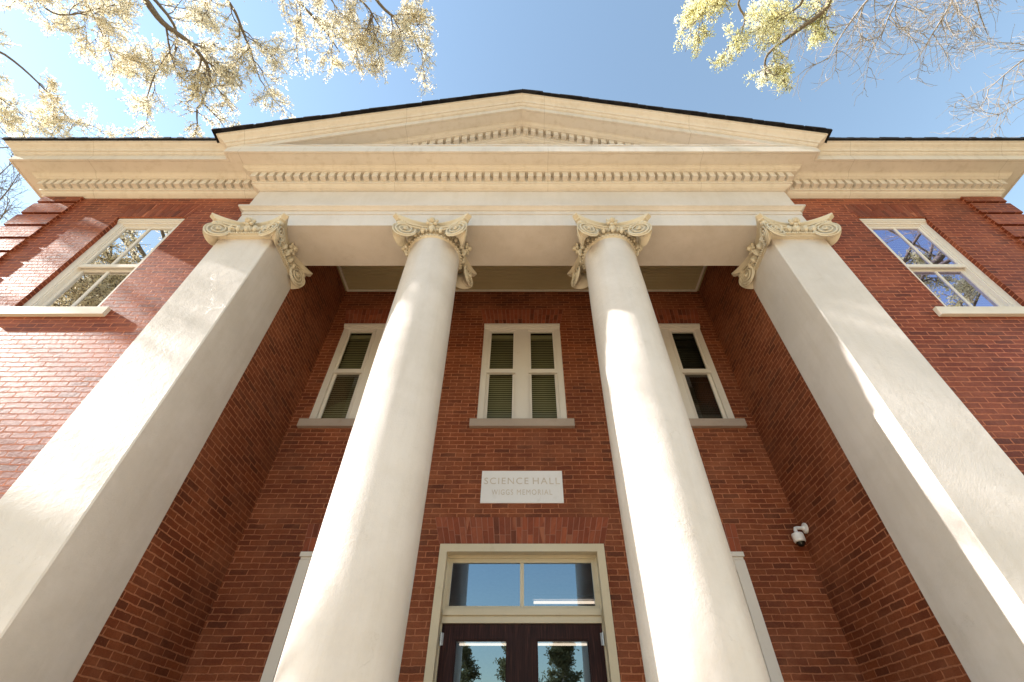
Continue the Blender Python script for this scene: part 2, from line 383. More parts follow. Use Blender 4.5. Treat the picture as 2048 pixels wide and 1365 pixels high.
# jack arches of upright bricks
def jack(cx, hw, z0, z1, name, y, flare, mat='soldier', flat=0.0):
    mb = MB(); n = int(round(2*(hw+flare*0.4)/0.0745)); rnd = random.Random(int(cx*100)+n)
    for i in range(n):
        a0 = -1 + 2*i/n; a1 = -1 + 2*(i+1)/n
        cuts = [0.0, rnd.choice((0.33, 0.5, 0.62)), 1.0] if z1-z0 < 0.4 else [0.0, rnd.choice((0.3,0.36)), rnd.choice((0.62,0.7)), 1.0]
        for c0, c1 in zip(cuts[:-1], cuts[1:]):
            zz0 = z0+(z1-z0)*c0 + (0.004 if c0 else 0); zz1 = z0+(z1-z0)*c1 - (0.004 if c1 < 1 else 0)
            g = 0.0045; e = rnd.uniform(-0.0015, 0.0015)
            def X(a, c): return cx + a*(hw + flare*c)
            vs = [(X(a0,c0)+g, y-.006+e, zz0),(X(a1,c0)-g, y-.006+e, zz0),(X(a1,c1)-g, y-.006+e, zz1),(X(a0,c1)+g, y-.006+e, zz1)]
            vs += [(p[0], y+.02, p[2]) for p in vs]
            mb.add(vs, [(0,1,2,3),(0,4,5,1),(1,5,6,2),(2,6,7,3),(3,7,4,0)])
    o = mb.build(name, mat, hall, uv=False)
    # each upright brick gets its own flat tone through a vertex-random UV cell
    me = o.data; lay = me.uv_layers.new(name='UVMap'); k = 0
    for pi, p in enumerate(me.polygons):
        if pi % 5 == 0: cu, cv = rnd.randint(0, 60)*0.228, rnd.randint(0, 90)*2*0.0703
        for li in p.loop_indices:
            c = me.vertices[me.loops[li].vertex_index].co
            lay.data[li].uv = (20.064 + cu + 0.02*math.sin(c.z*40) + (c.x*0.3) % 0.03, 20.064 + cv - 20*0 + 0.018*((c.x*3) % 1))
    mb = MB()
    vs = [(cx-hw, y-.0025, z0),(cx+hw, y-.0025, z0),(cx+hw+flare, y-.0025, z1),(cx-hw-flare, y-.0025, z1)]
    mb.quad(*vs); mb.build('arch_mortar', M['archmortar'], o)
M['archmortar'] = plain('arch_mortar', (0.33, 0.145, 0.10), 0.85)
jack(0, 1.06, 2.215, 2.56, 'brick_arch', YB, 0.10)
for s in (-1, 1): jack(s*2.07, 0.72, 2.115, 2.47, 'brick_arch', YB, 0.03)
for c in TW: jack(c, 0.73, 6.295, 6.72, 'brick_arch', YB, 0.08)

# wing walls with quoins, behind and beside the portico
WX0, WX1 = 5.345, 6.425
for s in (-1, 1):
    mb = MB(); xs = sorted((s*4.2, s*7.98)); hx = sorted((s*WX0, s*WX1))
    holes = [(hx[0], hx[1], 4.20, 6.475), (hx[0], hx[1], 0.0, 2.2)]
    wall_y(mb, xs[0], xs[1], GZ+.02, 7.14, YW, holes, 0.13)
    x = s*7.98; mb.quad((x,YW,GZ+.02),(x,16,GZ+.02),(x,16,7.14),(x,YW,7.14))
    mb.build('wing_wall', 'wingbrick', hall, uv=True)
    a = MB()
    z = 6.842 + 0.35
    while z > GZ + 0.4:
        z1 = min(z, 7.06); z0 = z - 0.285
        xa, xb = sorted((s*7.36, s*8.02))
        q = MB(); q.box(xa, xb, YW-0.042, YW+0.62, z0, z1); q.build('quoin_block', 'wingbrick', hall, uv=True)
        z -= 0.35
    cc = 0.5*(hx[0]+hx[1])
    jack(cc, 0.56, 6.48, 6.86, 'brick_arch', YW, 0.07, 'wingbrick')

# square piers at the ends of the porch and the two round columns
CAPZ0, CAPZ1 = 5.73, 6.036
def pier(s):
    mb = MB(); prof = [(FZ, 0.0), (1.5, 0.0), (3.5, 0.006), (5.8, 0.011)]
    xi, xo, y0, y1 = 3.626, 4.44, 3.70, 4.56
    vs = []; fs = []
    for z, ins in prof:
        a, b = xi+ins, xo-ins; c, d = y0+ins, y1-ins; r = 0.012
        ring = [(a+r,c),(b-r,c),(b,c+r),(b,d-r),(b-r,d),(a+r,d),(a,d-r),(a,c+r)]
        vs += [(s*x, y, z) for x, y in ring]
    n = 8
    for k in range(len(prof)-1):
        for i in range(n): fs.append((k*n+i, k*n+(i+1)%n, (k+1)*n+(i+1)%n, (k+1)*n+i))
    mb.add(vs, fs); b = MB()
    o = mb.build('pier', 'stucco', hall, smooth=40)
    b.box(*sorted((s*3.56, s*4.5)), 3.63, 4.6, FZ, FZ+0.22); b.build('pier_base', 'stucco', o)
    return o
RC = 1.327; YCOL = 4.06
def column(x):
    mb = MB(); prof = []
    for i in range(25):
        t = i/24; z = FZ + 0.25 + t*(5.72 - FZ - 0.25)
        prof.append((0.425 - 0.052*max(0, (t-0.28)/0.72)**1.6, z))
    mb.lathe(x, YCOL, prof, 72)
    o = mb.build('column', 'stucco', hall, smooth=60)
    b = MB(); b.lathe(x, YCOL, [(0.55,FZ),(0.56,FZ+.06),(0.55,FZ+.12),(0.48,FZ+.14),(0.47,FZ+.18),(0.5,FZ+.2),(0.5,FZ+.24),(0.43,FZ+.26)], 48)
    b.build('column_base', 'stucco', o, smooth=40)
    return o

def rotz(a): return Matrix.Rotation(a, 3, 'Z')
def capital(cx, cy, square, parent):
    """angular Ionic capital: concave abacus, eight volutes on four corners, eggs, beads, a flower on each side"""
    B = MB(); H = 0.585; zt = CAPZ1 - 0.001
    # abacus with concave sides
    def outline(h, sag):
        pts = []; c = 0.055
        for k in range(4):
            for i in range(15):
                u = -1 + 2*i/14
                x = u*(h-c); y = -h + sag*(1-u*u)
                a = k*math.pi/2
                pts.append((x*math.cos(a)-y*math.sin(a), x*math.sin(a)+y*math.cos(a)))
        return pts
    lay = [(5.915,0.115),(5.935,0.085),(5.962,0.07),(5.968,0.045),(5.985,0.04),(5.998,0.02),(6.015,0.0),(zt,0.0)]
    vs = []; fs = []
    for z, ins in lay:
        vs += [(cx+x, cy+y, z) for x, y in outline(H-ins, 0.17)]
    n = 60
    for k in range(len(lay)-1):
        for i in range(n): fs.append((k*n+i, k*n+(i+1)%n, (k+1)*n+(i+1)%n, (k+1)*n+i))
    fs += [tuple(reversed(range(n))), tuple(range((len(lay)-1)*n, len(lay)*n))]
    B.add(vs, fs)
    ab = B.build('abacus', 'carved', parent, smooth=35)
    # echinus block, bead ring, eggs and darts
    B = MB()
    R = 0.385
    if not square:
        B.lathe(cx, cy, [(0.372,5.70),(0.385,5.715),(0.40,5.73),(0.40,5.75),(0.385,5.765),(0.375,5.77),(0.378,5.79),(0.392,5.84),(0.42,5.90),(0.44,5.925)], 56)
        for i in range(48):
            a = 2*math.pi*i/48; B.ell((cx+0.402*math.cos(a), cy+0.402*math.sin(a), 5.735), (0.016,0.016,0.014 if i%3 else 0.02), None, 6, 4)
        for i in range(20):
            a = 2*math.pi*(i)/20 - math.pi/2
            m3 = rotz(a+math.pi/2)
            B.ell((cx+0.425*math.cos(a), cy+0.425*math.sin(a), 5.838), (0.036,0.042,0.066), m3, 10, 7)
            a2 = a + math.pi/20
            B.ell((cx+0.425*math.cos(a2), cy+0.425*math.sin(a2), 5.83), (0.010,0.022,0.060), rotz(a2+math.pi/2), 6, 5)
            for e in (-1, 1):
                a3 = a + e*0.105
                B.ell((cx+0.43*math.cos(a3), cy+0.43*math.sin(a3), 5.848), (0.009,0.022,0.058), rotz(a3+math.pi/2), 6, 5)
    else:
        g = 0.405
        for z0, z1, e in ((5.70,5.72,0.004),(5.722,5.755,0.022),(5.757,5.80,0.008),(5.802,5.93,-0.012)):
            B.box(cx-g-e, cx+g+e, cy-g-e, cy+g+e, z0, z1)
        for k in range(4):
            m3 = rotz(k*math.pi/2)
            for i in range(25):
                p = m3 @ Vector((-g+2*g*i/24, -g-0.026, 5.738)); B.ell((cx+p.x, cy+p.y, p.z), (0.015,0.014,0.013 if i%3 else 0.02), None, 6, 4)
            for i in range(-2, 3):
                p = m3 @ Vector((i*0.12, -g-0.022, 5.842)); B.ell((cx+p.x, cy+p.y, p.z), (0.037,0.050,0.068), m3, 10, 7)
                for e in (-0.045, 0.045, 0.06):
                    p = m3 @ Vector((i*0.12+e, -g-0.022, 5.84)); B.ell((cx+p.x, cy+p.y, p.z), (0.009,0.024,0.062), m3, 6, 5)
    B.build('egg_moulding', 'carved', parent, smooth=50)
    # corner volutes: two spiral faces per corner with a pinched scroll between them
    Rv = 0.172; zc = 5.765
    for k in range(4):
        m3 = rotz(k*math.pi/2); B = MB()
        rims = []
        for side in (0, 1):
            # local frame of the spiral face at the front-left corner (-,-); side 1 mirrors it over the diagonal
            c = Vector((-0.375, -0.475, zc)); nrm = Vector((math.sin(0.30), -math.cos(0.30), 0.06)).normalized()
            ux = Vector((-math.cos(0.30), -math.sin(0.30), 0.0))
            def tr(v):
                if side: v = Vector((v.y, v.x, v.z))
                q = m3 @ v; return Vector((cx+q.x, cy+q.y, q.z))
            uz = nrm.cross(ux); uz = uz if uz.z > 0 else -uz
            # dished face
            rings = [(1.0, 0.0),(0.93,0.010),(0.86,-0.006),(0.5,-0.010),(0.0,-0.004)]
            vs = []; fs = []; n = 32
            for r, h in rings:
                for i in range(n):
                    a = 2*math.pi*i/n
                    vs.append(tr(c + ux*(Rv*r*math.cos(a)) + uz*(Rv*1.06*r*math.sin(a)) + nrm*h)[:])
            for q in range(len(rings)-1):
                for i in range(n): fs.append((q*n+i, q*n+(i+1)%n, (q+1)*n+(i+1)%n, (q+1)*n+i))
            B.add(vs, fs); rims.append([Vector(v) for v in vs[:n]])
            # spiral fillet
            pts = []; rad = []
            turns = 2.6; m = 64
            for i in range(m+1):
                t = i/m; a = math.pi/2 + 2*math.pi*turns*t
                r = Rv*(0.95*(1-t)**1.0*0.86 + 0.13)
                pts.append(tr(c + ux*(r*math.cos(-a)) + uz*(1.06*r*math.sin(a)) + nrm*(0.004+0.020*t))[:]); rad.append(0.0155*(1-0.45*t))
            B.tube(pts, rad, 7)
            e = tr(c + nrm*0.018); B.ell(e, (0.026,0.026,0.026), None, 10, 7)
            # channel from the top of the spiral toward the flower
            for dz, dr in ((0.0, 0.015), (-0.05, 0.012)):
                p0 = c + uz*(Rv*1.0+dz) + nrm*0.006
                pts = []
                for i in range(9):
                    t = i/8
                    p = p0 + (-ux)*(0.33*t); p.z = p0.z - 0.055*math.sin(math.pi*t*0.75) + dz*0.2*t
                    p.y = p0.y*(1-t) + (-0.425)*t - 0.01*math.sin(math.pi*t) if not side else p.y*1.0*(1-t) + (-0.425)*t - 0.01*math.sin(math.pi*t)
                    pts.append(tr(p)[:])
                B.tube(pts, dr, 6)
        # scroll between: three intermediate rims pulled toward the capital's centre line
        n = 32; ctr = Vector((cx, cy, zc)); diag = (m3 @ Vector((-1,-1,0))).normalized()
        f, sdn = rims
        cf = sum(f, Vector())/n; cs = sum(sdn, Vector())/n; mid = (cf+cs)/2
        layers = []
        for q, (t, pin, push) in enumerate(((0.0,1,0),(0.12,0.97,0.012),(0.25,0.84,0.024),(0.38,0.74,0.030),(0.45,0.74,0.036),(0.5,0.80,0.040),(0.55,0.74,0.036),(0.62,0.74,0.030),(0.75,0.84,0.024),(0.88,0.97,0.012),(1.0,1,0))):
            lay_ = []
            for i in range(n):
                p = f[i].lerp(sdn[i], t); cc_ = cf.lerp(cs, t)
                v = cc_ + (p-cc_)*pin + diag*push
                lay_.append(v[:])
            layers.append(lay_)
        vs = [v for l in layers for v in l]; fs = []
        for q in range(len(layers)-1):
            for i in range(n): fs.append((q*n+i, q*n+(i+1)%n, (q+1)*n+(i+1)%n, (q+1)*n+i))
        B.add(vs, fs)
        # little leaf bud under the abacus horn
        p = m3 @ Vector((-0.475,-0.475,5.905)); B.ell((cx+p.x, cy+p.y, p.z), (0.05,0.05,0.04), None, 10, 7)
        B.build('volute', 'carved', parent, smooth=50)
    # flower in the middle of each side
    for k in range(4):
        m3 = rotz(k*math.pi/2); B = MB()
        def P(x, y, z):
            p = m3 @ Vector((x, y, z)); return (cx+p.x, cy+p.y, p.z)
        y0 = -0.475
        for i in range(6):
            a = 2*math.pi*i/6 + 0.4
            rot = m3 @ Matrix.Rotation(-a, 3, 'Y')
            B.ell(P(0.056*math.cos(a), y0+0.005, 5.96+0.056*math.sin(a)), (0.040,0.026,0.030), rot, 10, 6)
            B.ell(P(0.082*math.cos(a), y0-0.008, 5.96+0.082*math.sin(a)), (0.014,0.016,0.020), rot, 6, 5)
        B.ell(P(0, y0-0.03, 5.96), (0.042,0.036,0.042), m3, 12, 8)
        pts = []; 
        for i in range(26):
            t = i/25; a = t*4.2*math.pi; r = 0.036*(1-t)+0.003
            pts.append(P(r*math.cos(a), y0-0.052-0.016*t, 5.96+r*math.sin(a)))
        B.tube(pts, 0.007, 5)
        B.ell(P(0, y0+0.04, 5.87), (0.05,0.04,0.06), m3, 10, 7)
        B.build('flower', 'carved', parent, smooth=50)

for s in (-1, 1):
    p = pier(s); capital(s*4.033, 4.06, True, p)
for s in (-1, 1):
    c = column(s*RC); capital(s*RC, YCOL, False, c)

# ------------------------------------------------------------------ entablature
XF = 4.36
mb = MB(); mb.box(-XF+.012, XF-.012, YF+.012, 4.435, 6.036, 6.345)
mb.box(-XF, XF, YF, 4.42, 6.345, 6.433)
path = [(-XF,4.2,-1,0),(-XF,YF,-1,-1),(XF,YF,1,-1),(XF,4.2,1,0)]
sweep(mb, path, [(0.001,6.433),(0.018,6.436),(0.030,6.452),(0.055,6.468),(0.066,6.474),(0.074,6.476),(0.074,6.508),(0.0,6.516)])
mb.build('architrave', 'stucco', hall)
mb = MB(); mb.box(-XF, XF, YF+.001, 4.41, 6.435, 7.09); mb.build('frieze', 'stucco', hall)
mb = MB(); mb.quad((-XI,4.41,7.05),(XI,4.41,7.05),(XI,4.41,7.3),(-XI,4.41,7.3)); mb.build('porch_header', 'stucco', hall)

cpath = [(-7.98,15.5,-1,0),(-7.98,YW,-1,-1),(-XF,YW,-1,-1),(-XF,YF,-1,-1),(XF,YF,1,-1),(XF,YW,1,-1),(7.98,YW,1,-1),(7.98,15.5,1,0)]
prof = [(0.0,7.065),(0.022,7.065),(0.022,7.078),(0.05,7.085),(0.085,7.105),(0.10,7.125),(0.123,7.13),(0.123,7.33),(0.228,7.33),(0.228,7.346),(0.236,7.350),
        (0.262,7.358),(0.282,7.374),(0.290,7.39),(0.307,7.395),(0.307,7.41),(0.478,7.41),(0.478,7.419),(0.492,7.419),(0.492,7.41),(0.523,7.41),(0.523,7.56),(0.4,7.562)]
mb = MB(); sweep(mb, cpath, prof); mb.build('cornice', 'trim', hall)
# dentils, one course per straight run
PITCH, DW = 0.1435, 0.090
def dentil_run(x0, x1, yb):
    n = max(1, int(round((x1-x0)/PITCH))); st = (x1-x0)/n; mb = MB()
    for i in range(n+1):
        c = x0 + i*st
        mb.box(c-DW/2, c+DW/2, yb-0.088, yb+0.002, 7.182, 7.327)
    mb.build('dentil_course', 'trim', hall)
dentil_run(-XF-0.085, XF+0.085, YF-0.123)
dentil_run(-7.98-0.085, -XF-0.27, YW-0.123)
dentil_run(XF+0.27, 7.98+0.085, YW-0.123)
for s in (-1, 1):
    mb = MB(); x = s*(7.98+0.123); y = YW-0.085+PITCH
    while y < 8: mb.box(*sorted((x-s*.002, x+s*0.088)), y-DW/2, y+DW/2, 7.182, 7.327); y += PITCH
    mb.build('dentil_course', 'trim', hall)
# crown of the wings
crown = [(0.517,7.558),(0.535,7.558),(0.535,7.572),(0.545,7.576),(0.556,7.59),(0.562,7.612),(0.580,7.612),(0.592,7.640),(0.615,7.665),(0.640,7.680),(0.662,7.695),(0.672,7.712),(0.674,7.718),(0.692,7.718),(0.692,7.742),(0.3,7.75)]
for s in (-1, 1):
    mb = MB(); sweep(mb, [(s*7.98,15.5,s,0),(s*7.98,YW,s,-1),(s*4.95,YW,0,-1)], crown); mb.build('crown_moulding', 'trim', hall)
# weathered flashing of the horizontal cornice under the gable
mb = MB(); rnd = random.Random(5); n = 90; vs = []; fs = []
for i in range(n+1):
    x = -4.84 + 9.68*i/n; j = rnd.uniform(-0.004, 0.004); k = rnd.uniform(-0.006, 0.006)
    vs += [(x,3.160,7.56),(x,3.160,7.622),(x,3.185,7.624),(x,3.185,7.632),(x,3.150+j,7.634+k*.4),(x,3.148+j,7.656+k),(x,3.5,7.70),(x,YF+.01,7.72)]
for i in range(n):
    for q in range(7): fs.append((i*8+q,(i+1)*8+q,(i+1)*8+q+1,i*8+q+1))
mb.add(vs, fs); mb.build('cornice_flashing', M['frame'], hall)
# pediment: tympanum and raking cornice
SL = 0.397; ZA = 9.37
def rz(x): return ZA - SL*abs(x)
mb = MB(); mb.add([(-4.6,YF,7.5),(4.6,YF,7.5),(4.6,YF,rz(4.6)-.2),(0,YF,ZA-.2),(-4.6,YF,rz(4.6)-.2)], [(0,1,2,3,4)]); mb.build('tympanum', 'stucco', hall)
rprof = [(0.0,-0.345),(0.022,-0.345),(0.022,-0.332),(0.05,-0.325),(0.085,-0.305),(0.10,-0.285),(0.123,-0.28),(0.123,-0.08),(0.228,-0.08),(0.228,-0.064),(0.236,-0.06),
         (0.262,-0.052),(0.282,-0.036),(0.290,-0.02),(0.307,-0.015),(0.307,0),(0.478,0),(0.478,0.009),(0.492,0.009),(0.492,0),(0.519,0),(0.519,0.15),
         (0.535,0.15),(0.535,0.166),(0.545,0.17),(0.556,0.185),(0.562,0.21),(0.580,0.21),(0.592,0.238),(0.615,0.263),(0.640,0.28),(0.662,0.297),(0.672,0.316),(0.674,0.325),(0.692,0.325),(0.692,0.352),(0.3,0.36)]
rpath = [(-XF,9,-1,0),(-XF,YF,-1,-1),(0,YF,0,-1),(XF,YF,1,-1),(XF,9,1,0)]
# the mitre line runs down the middle of the gable, so the apex point keeps x = 0
mb = MB(); sweep(mb, rpath, rprof, lambda x, X, dz: rz(X) + dz); mb.build('raking_cornice', 'trim', hall)
mb = MB(); k = -40; yb = YF-0.123
for k in range(-26, 27):
    c = k*0.145 + (0.0725)
    if abs(c) > 4.0: continue
    a, b = c-DW/2, c+DW/2
    za, zb = rz(a), rz(b)
    vs = [(a,yb-.088,za-.228),(b,yb-.088,zb-.228),(b,yb-.088,zb-.083),(a,yb-.088,za-.083)]
    vs += [(p[0], yb+.002, p[2]) for p in vs]
    mb.add(vs, [(0,1,2,3),(0,4,5,1),(1,5,6,2),(2,6,7,3),(3,7,4,0)])
mb.build('raking_dentil_course', 'trim', hall)
# roofs: overlapping shingle edges
mb = MB(); rnd = random.Random(3)
XR = XF+0.735; yf = YF-0.745
for s in (-1, 1):
    t = 0.0
    while t < XR:
        wd = rnd.uniform(0.13, 0.16); t1 = min(t+wd*1.9, XR+0.01)
        h0 = 0.352 + 0.012; h1 = 0.352+0.024+rnd.uniform(0, 0.007); ex = rnd.uniform(0, 0.015)
        xa, xb = s*t, s*t1
        vs = []
        for x, top in ((xa, 0.022), (xb, h1-0.335)):
            vs += [(x, yf-ex, rz(x)+0.357), (x, yf-ex, rz(x)+0.357+top), (x, 9.5, rz(x)+0.357+top), (x, 9.5, rz(x)+0.357)]
        mb.add(vs, [(0,1,5,4),(1,2,6,5),(2,3,7,6),(3,0,4,7),(0,3,2,1),(4,5,6,7)])
        t += wd
mb.build('portico_roof', 'roof', hall)
for s in (-1, 1):
    mb = MB(); rnd = random.Random(8+s); x0 = s*5.04; x1 = s*(7.98+0.73); n = 34
    for i in range(n):
        a = x0+(x1-x0)*i/n; b = x0+(x1-x0)*(i+1)/n; h = rnd.uniform(-0.004, 0.004); e = rnd.uniform(0, 0.012); y = YW-0.72-e
        xa, xb = sorted((a, b))
        mb.add([(xa,y,7.748),(xb,y,7.748),(xb,y,7.80+h),(xa,y,7.80+h),(xa,12,9.6),(xb,12,9.6)], [(0,1,2,3),(3,2,5,4),(0,4,5,1),(0,3,4),(1,5,2)])
    xe = s*(7.98+0.73)
    mb.build('wing_roof', 'roof', hall)
# porch ceiling boards with a bead at every joint
mb = MB(); y = 4.42; vs = []
while y < 5.93:
    mb.quad((-3.57,y,7.262),(3.57,y,7.262),(3.57,y+.068,7.262),(-3.57,y+.068,7.262))
    mb.quad((-3.57,y+.068,7.262),(3.57,y+.068,7.262),(3.57,y+.071,7.272),(-3.57,y+.071,7.272))
    mb.quad((-3.57,y+.071,7.272),(3.57,y+.071,7.272),(3.57,y+.076,7.262),(-3.57,y+.076,7.262)); y += 0.076
mb.quad((-3.7,4.3,7.29),(3.7,4.3,7.29),(3.7,6.1,7.29),(-3.7,6.1,7.29))
ceil = mb.build('porch_ceiling', 'ceil', hall)
mb = MB(); mb.box(-3.58,3.58,5.93,5.965,7.235,7.268)
for s in (-1,1): mb.box(*sorted((s*3.545,s*3.58)),4.43,5.93,7.235,7.268)
mb.build('ceiling_bead', 'trim', ceil)

# ------------------------------------------------------------------ windows
def sash_pane(w_, x0, x1, z0, z1, y, st, mat, glassm, fr):
    frame_ring(fr, x0, x1, z0, z1, st, y, y+0.035)
    g = MB(); g.quad((x0+st*.6,y+.02,z0+st*.6),(x1-st*.6,y+.02,z0+st*.6),(x1-st*.6,y+.02,z1-st*.6),(x0+st*.6,y+.02,z1-st*.6))
    g.build('pane', glassm, w_)
def twin_window(cx, dark):
    f = MB(); x0, x1, z0, z1 = cx-HW, cx+HW, 4.10, 6.29
    f.box(x0, x1, 5.965, 6.02, 6.235, 6.285); f.box(x0, x1, 5.985, 6.03, 6.205, 6.233)
    y0, y1 = 6.018, 6.12
    f.box(x0, x0+.10, y0, y1, z0, 6.204); f.box(x1-.10, x1, y0, y1, z0, 6.204)
    f.box(cx-.115, cx+.115, y0+.004, y1, z0, 6.204)
    for a, b in ((x0+.10, cx-.115), (cx+.115, x1-.10)):
        f.box(a, b, y0+.006, y1, 6.165, 6.204); f.box(a, b, y0+.002, y1, z0, 4.135)
    for e in (-1, 1):                       # quirk beads on the mullion and the jambs
        f.box(*sorted((cx+e*.105, cx+e*.090)), y0-.008, y0+.004, z0+.04, 6.2)
        f.box(*sorted((cx+e*(HW-.085), cx+e*(HW-.068))), y0-.008, y0, z0+.04, 6.2)
    o = f.build('window', 'frame', hall)
    for a, b in ((x0+.10, cx-.115), (cx+.115, x1-.10)):
        s_ = MB(); 
        frame_ring(s_, a, b, 5.165, 6.165, 0.045, 6.035, 6.07); frame_ring(s_, a, b, 4.135, 5.175, 0.050, 6.072, 6.105)
        s_.box(a-.004, b+.004, 6.026, 6.0345, 5.118, 5.165); s_.box(a, b, 6.036, 6.071, 5.12, 5.1645)
        s_.build('sash', 'frame', o)
        g = MB()
        g.quad((a+.03,6.05,5.19),(b-.03,6.05,5.19),(b-.03,6.05,6.14),(a+.03,6.05,6.14))
        g.quad((a+.03,6.09,4.16),(b-.03,6.09,4.16),(b-.03,6.09,5.15),(a+.03,6.09,5.15)); g.build('pane', 'glass', o)
        bl = MB(); z = 4.15; k = 0; rr = random.Random(int(a*50))
        while z < 6.06:
            tl = 0.0425 if not dark else 0.009
            if dark and rr.random() < 0.06: tl = 0.028
            bl.add([(a,6.15,z),(b,6.15,z),(b,6.15+.018,z+tl),(a,6.15+.018,z+tl)], [(0,1,2,3)]); z += 0.044
        bl.box(a, b, 6.14, 6.18, 6.06, 6.14)
        if dark: bl.box(a, b, 6.145, 6.175, 4.26, 4.31)
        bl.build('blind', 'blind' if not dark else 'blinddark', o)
    s_ = MB(); s_.box(cx-.815, cx+.815, 5.93, 6.06, 3.963, 4.0985); s_.build('sill', 'sill', o)
    b = MB(); b.box(cx-HW, cx+HW, 6.22, 7.2, 4.1, 6.29); b.build('room_shade_box', 'dark', o)  # closed near-black box in place of the unlit room
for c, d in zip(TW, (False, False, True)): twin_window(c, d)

def low_window(cx):
    f = MB(); x0, x1 = cx-0.71, cx+0.71
    f.box(x0-.005, x1+.005, 5.955, 6.02, 2.05, 2.105); f.box(x0+.01, x1-.01, 5.975, 6.02, 2.015, 2.049)
    f.box(x0, x0+.13, 6.0-.02, 6.12, 0.0, 2.014); f.box(x1-.13, x1, 5.98, 6.12, 0.0, 2.014); f.box(cx-.1, cx+.1, 5.985, 6.12, 0.0, 2.014)
    f.box(x0+.13, cx-.1, 5.99, 6.12, 1.9, 2.014); f.box(cx+.1, x1-.13, 5.99, 6.12, 1.9, 2.014)
    o = f.build('window', 'frame', hall)
    s_ = MB()
    for a, b in ((x0+.13, cx-.1), (cx+.1, x1-.13)):
        frame_ring(s_, a, b, 0.0, 1.0, .05, 6.07, 6.105); frame_ring(s_, a, b, 0.99, 1.9, .05, 6.035, 6.069)
    s_.build('sash', 'frame', o)
    g = MB(); g.quad((x0+.13,6.08,0),(x1-.13,6.08,0),(x1-.13,6.08,1.9),(x0+.13,6.08,1.9)); g.build('pane', 'glass', o)
    s_ = MB(); s_.box(cx-.81, cx+.81, 5.93, 6.06, -0.13, -0.002); s_.build('sill', 'sill', o)
    b = MB(); b.box(x0, x1, 6.22, 7.2, 0, 2.1); b.build('room_shade_box', 'dark', o)  # same near-black box, painted shade behind the lower glass
for s in (-1, 1): low_window(s*2.07)

def wing_window(s, zt, zb, gm):
    f = MB(); x0, x1 = sorted((s*(WX0+.003), s*(WX1-.003))); cx = (x0+x1)/2
    yo = YW+.06; h = zt-zb; zm = zb + h*0.468
    f.box(x0, x1, yo-.035, yo+.07, zt-.055, zt-.004); f.box(x0, x1, yo-.02, yo+.07, zt-.085, zt-.056); f.box(x0, x1, yo-.006, yo+.07, zt-.115, zt-.086)
    cw = 0.105
    for e, xx in ((1, x0), (-1, x1)):
        f.box(*sorted((xx, xx+e*cw)), yo, yo+.10, zb, zt-.116)
        f.box(*sorted((xx+e*cw, xx+e*(cw+.022))), yo+.016, yo+.10, zb, zt-.116)
    f.box(x0+cw+.022, x1-cw-.022, yo+.016, yo+.10, zt-.145, zt-.116)
    o = f.build('window', 'frame', hall)
    a, b = x0+cw+.022, x1-cw-.022
    s_ = MB(); frame_ring(s_, a, b, zm-.02, zt-.145, .036, yo+.03, yo+.062); s_.box(cx-.018, cx+.018, yo+.034, yo+.055, zm+.016, zt-.181)
    s_.box(a, b, yo+.012, yo+.0295, zm-.045, zm+.018)
    frame_ring(s_, a, b, zb, zm-.021, .052, yo+.066, yo+.096); s_.box(cx-.018, cx+.018, yo+.07, yo+.09, zb+.052, zm-.073)
    s_.build('sash', 'frame', o)
    g = MB(); g.quad((a+.02,yo+.048,zm),(b-.02,yo+.048,zm),(b-.02,yo+.048,zt-.16),(a+.02,yo+.048,zt-.16)); g.build('pane', gm, o)
    g = MB(); g.quad((a+.02,yo+.082,zb+.03),(b-.02,yo+.082,zb+.03),(b-.02,yo+.082,zm-.04),(a+.02,yo+.082,zm-.04)); g.build('pane', gm, o)
    s_ = MB(); xs = sorted((s*5.15, s*6.62)); s_.box(xs[0], xs[1], YW-.052, YW+.12, zb-.132, zb-.001); s_.build('sill', 'sillwhite', o)
    r = MB(); r.box(x0, x1, YW+.2, YW+1.2, zb, zt); r.build('room_shade_box', 'dark', o)  # near-black box paints the room's shade behind the wing glass
    r = MB(); zz = zb+.05
    while zz < zt-.2:
        r.add([(a,yo+.12,zz),(b,yo+.12,zz),(b,yo+.13,zz+.008),(a,yo+.13,zz+.008)], [(0,1,2,3)]); zz += 0.05
    r.build('blind', 'frame', o)
for s in (-1, 1):
    gm = 'wingglass' if s < 0 else 'wingglass2'
    wing_window(s, 6.475, 4.27, gm); wing_window(s, 2.2, 0.07, gm)

# ------------------------------------------------------------------ door
f = MB(); yo = 6.0
x = 1.043
f.box(-x, -x+.095, 5.965, 6.16, FZ, 2.205); f.box(x-.095, x, 5.965, 6.16, FZ, 2.205)
f.box(-x+.095, x-.095, 5.965, 6.16, 2.11, 2.205)
f.box(-x+.095, -x+.115, 6.10, 6.16, FZ, 2.11); f.box(x-.115, x-.095, 6.10, 6.16, FZ, 2.11)
f.box(-x+.115, x-.115, 6.10, 6.16, 2.075, 2.11)
f.box(-x+.115, x-.115, 6.05, 6.19, 1.425, 1.49); f.box(-x+.115, x-.115, 6.075, 6.19, 1.405, 1.4245); f.box(-x+.115, x-.115, 6.06, 6.19, 1.345, 1.404)
door_frame = f.build('door_frame', 'doorframe', hall)
f = MB(); frame_ring(f, -x+.115, x-.115, 1.491, 2.075, .046, 6.125, 6.175); f.box(-.024, .024, 6.13, 6.17, 1.537, 2.029); tr_ = f.build('transom', 'doorframe', door_frame)
g = MB(); g.quad((-x+.13,6.15,1.51),(x-.13,6.15,1.51),(x-.13,6.15,2.06),(-x+.13,6.15,2.06)); g.build('transom_pane', 'doorglass', door_frame)
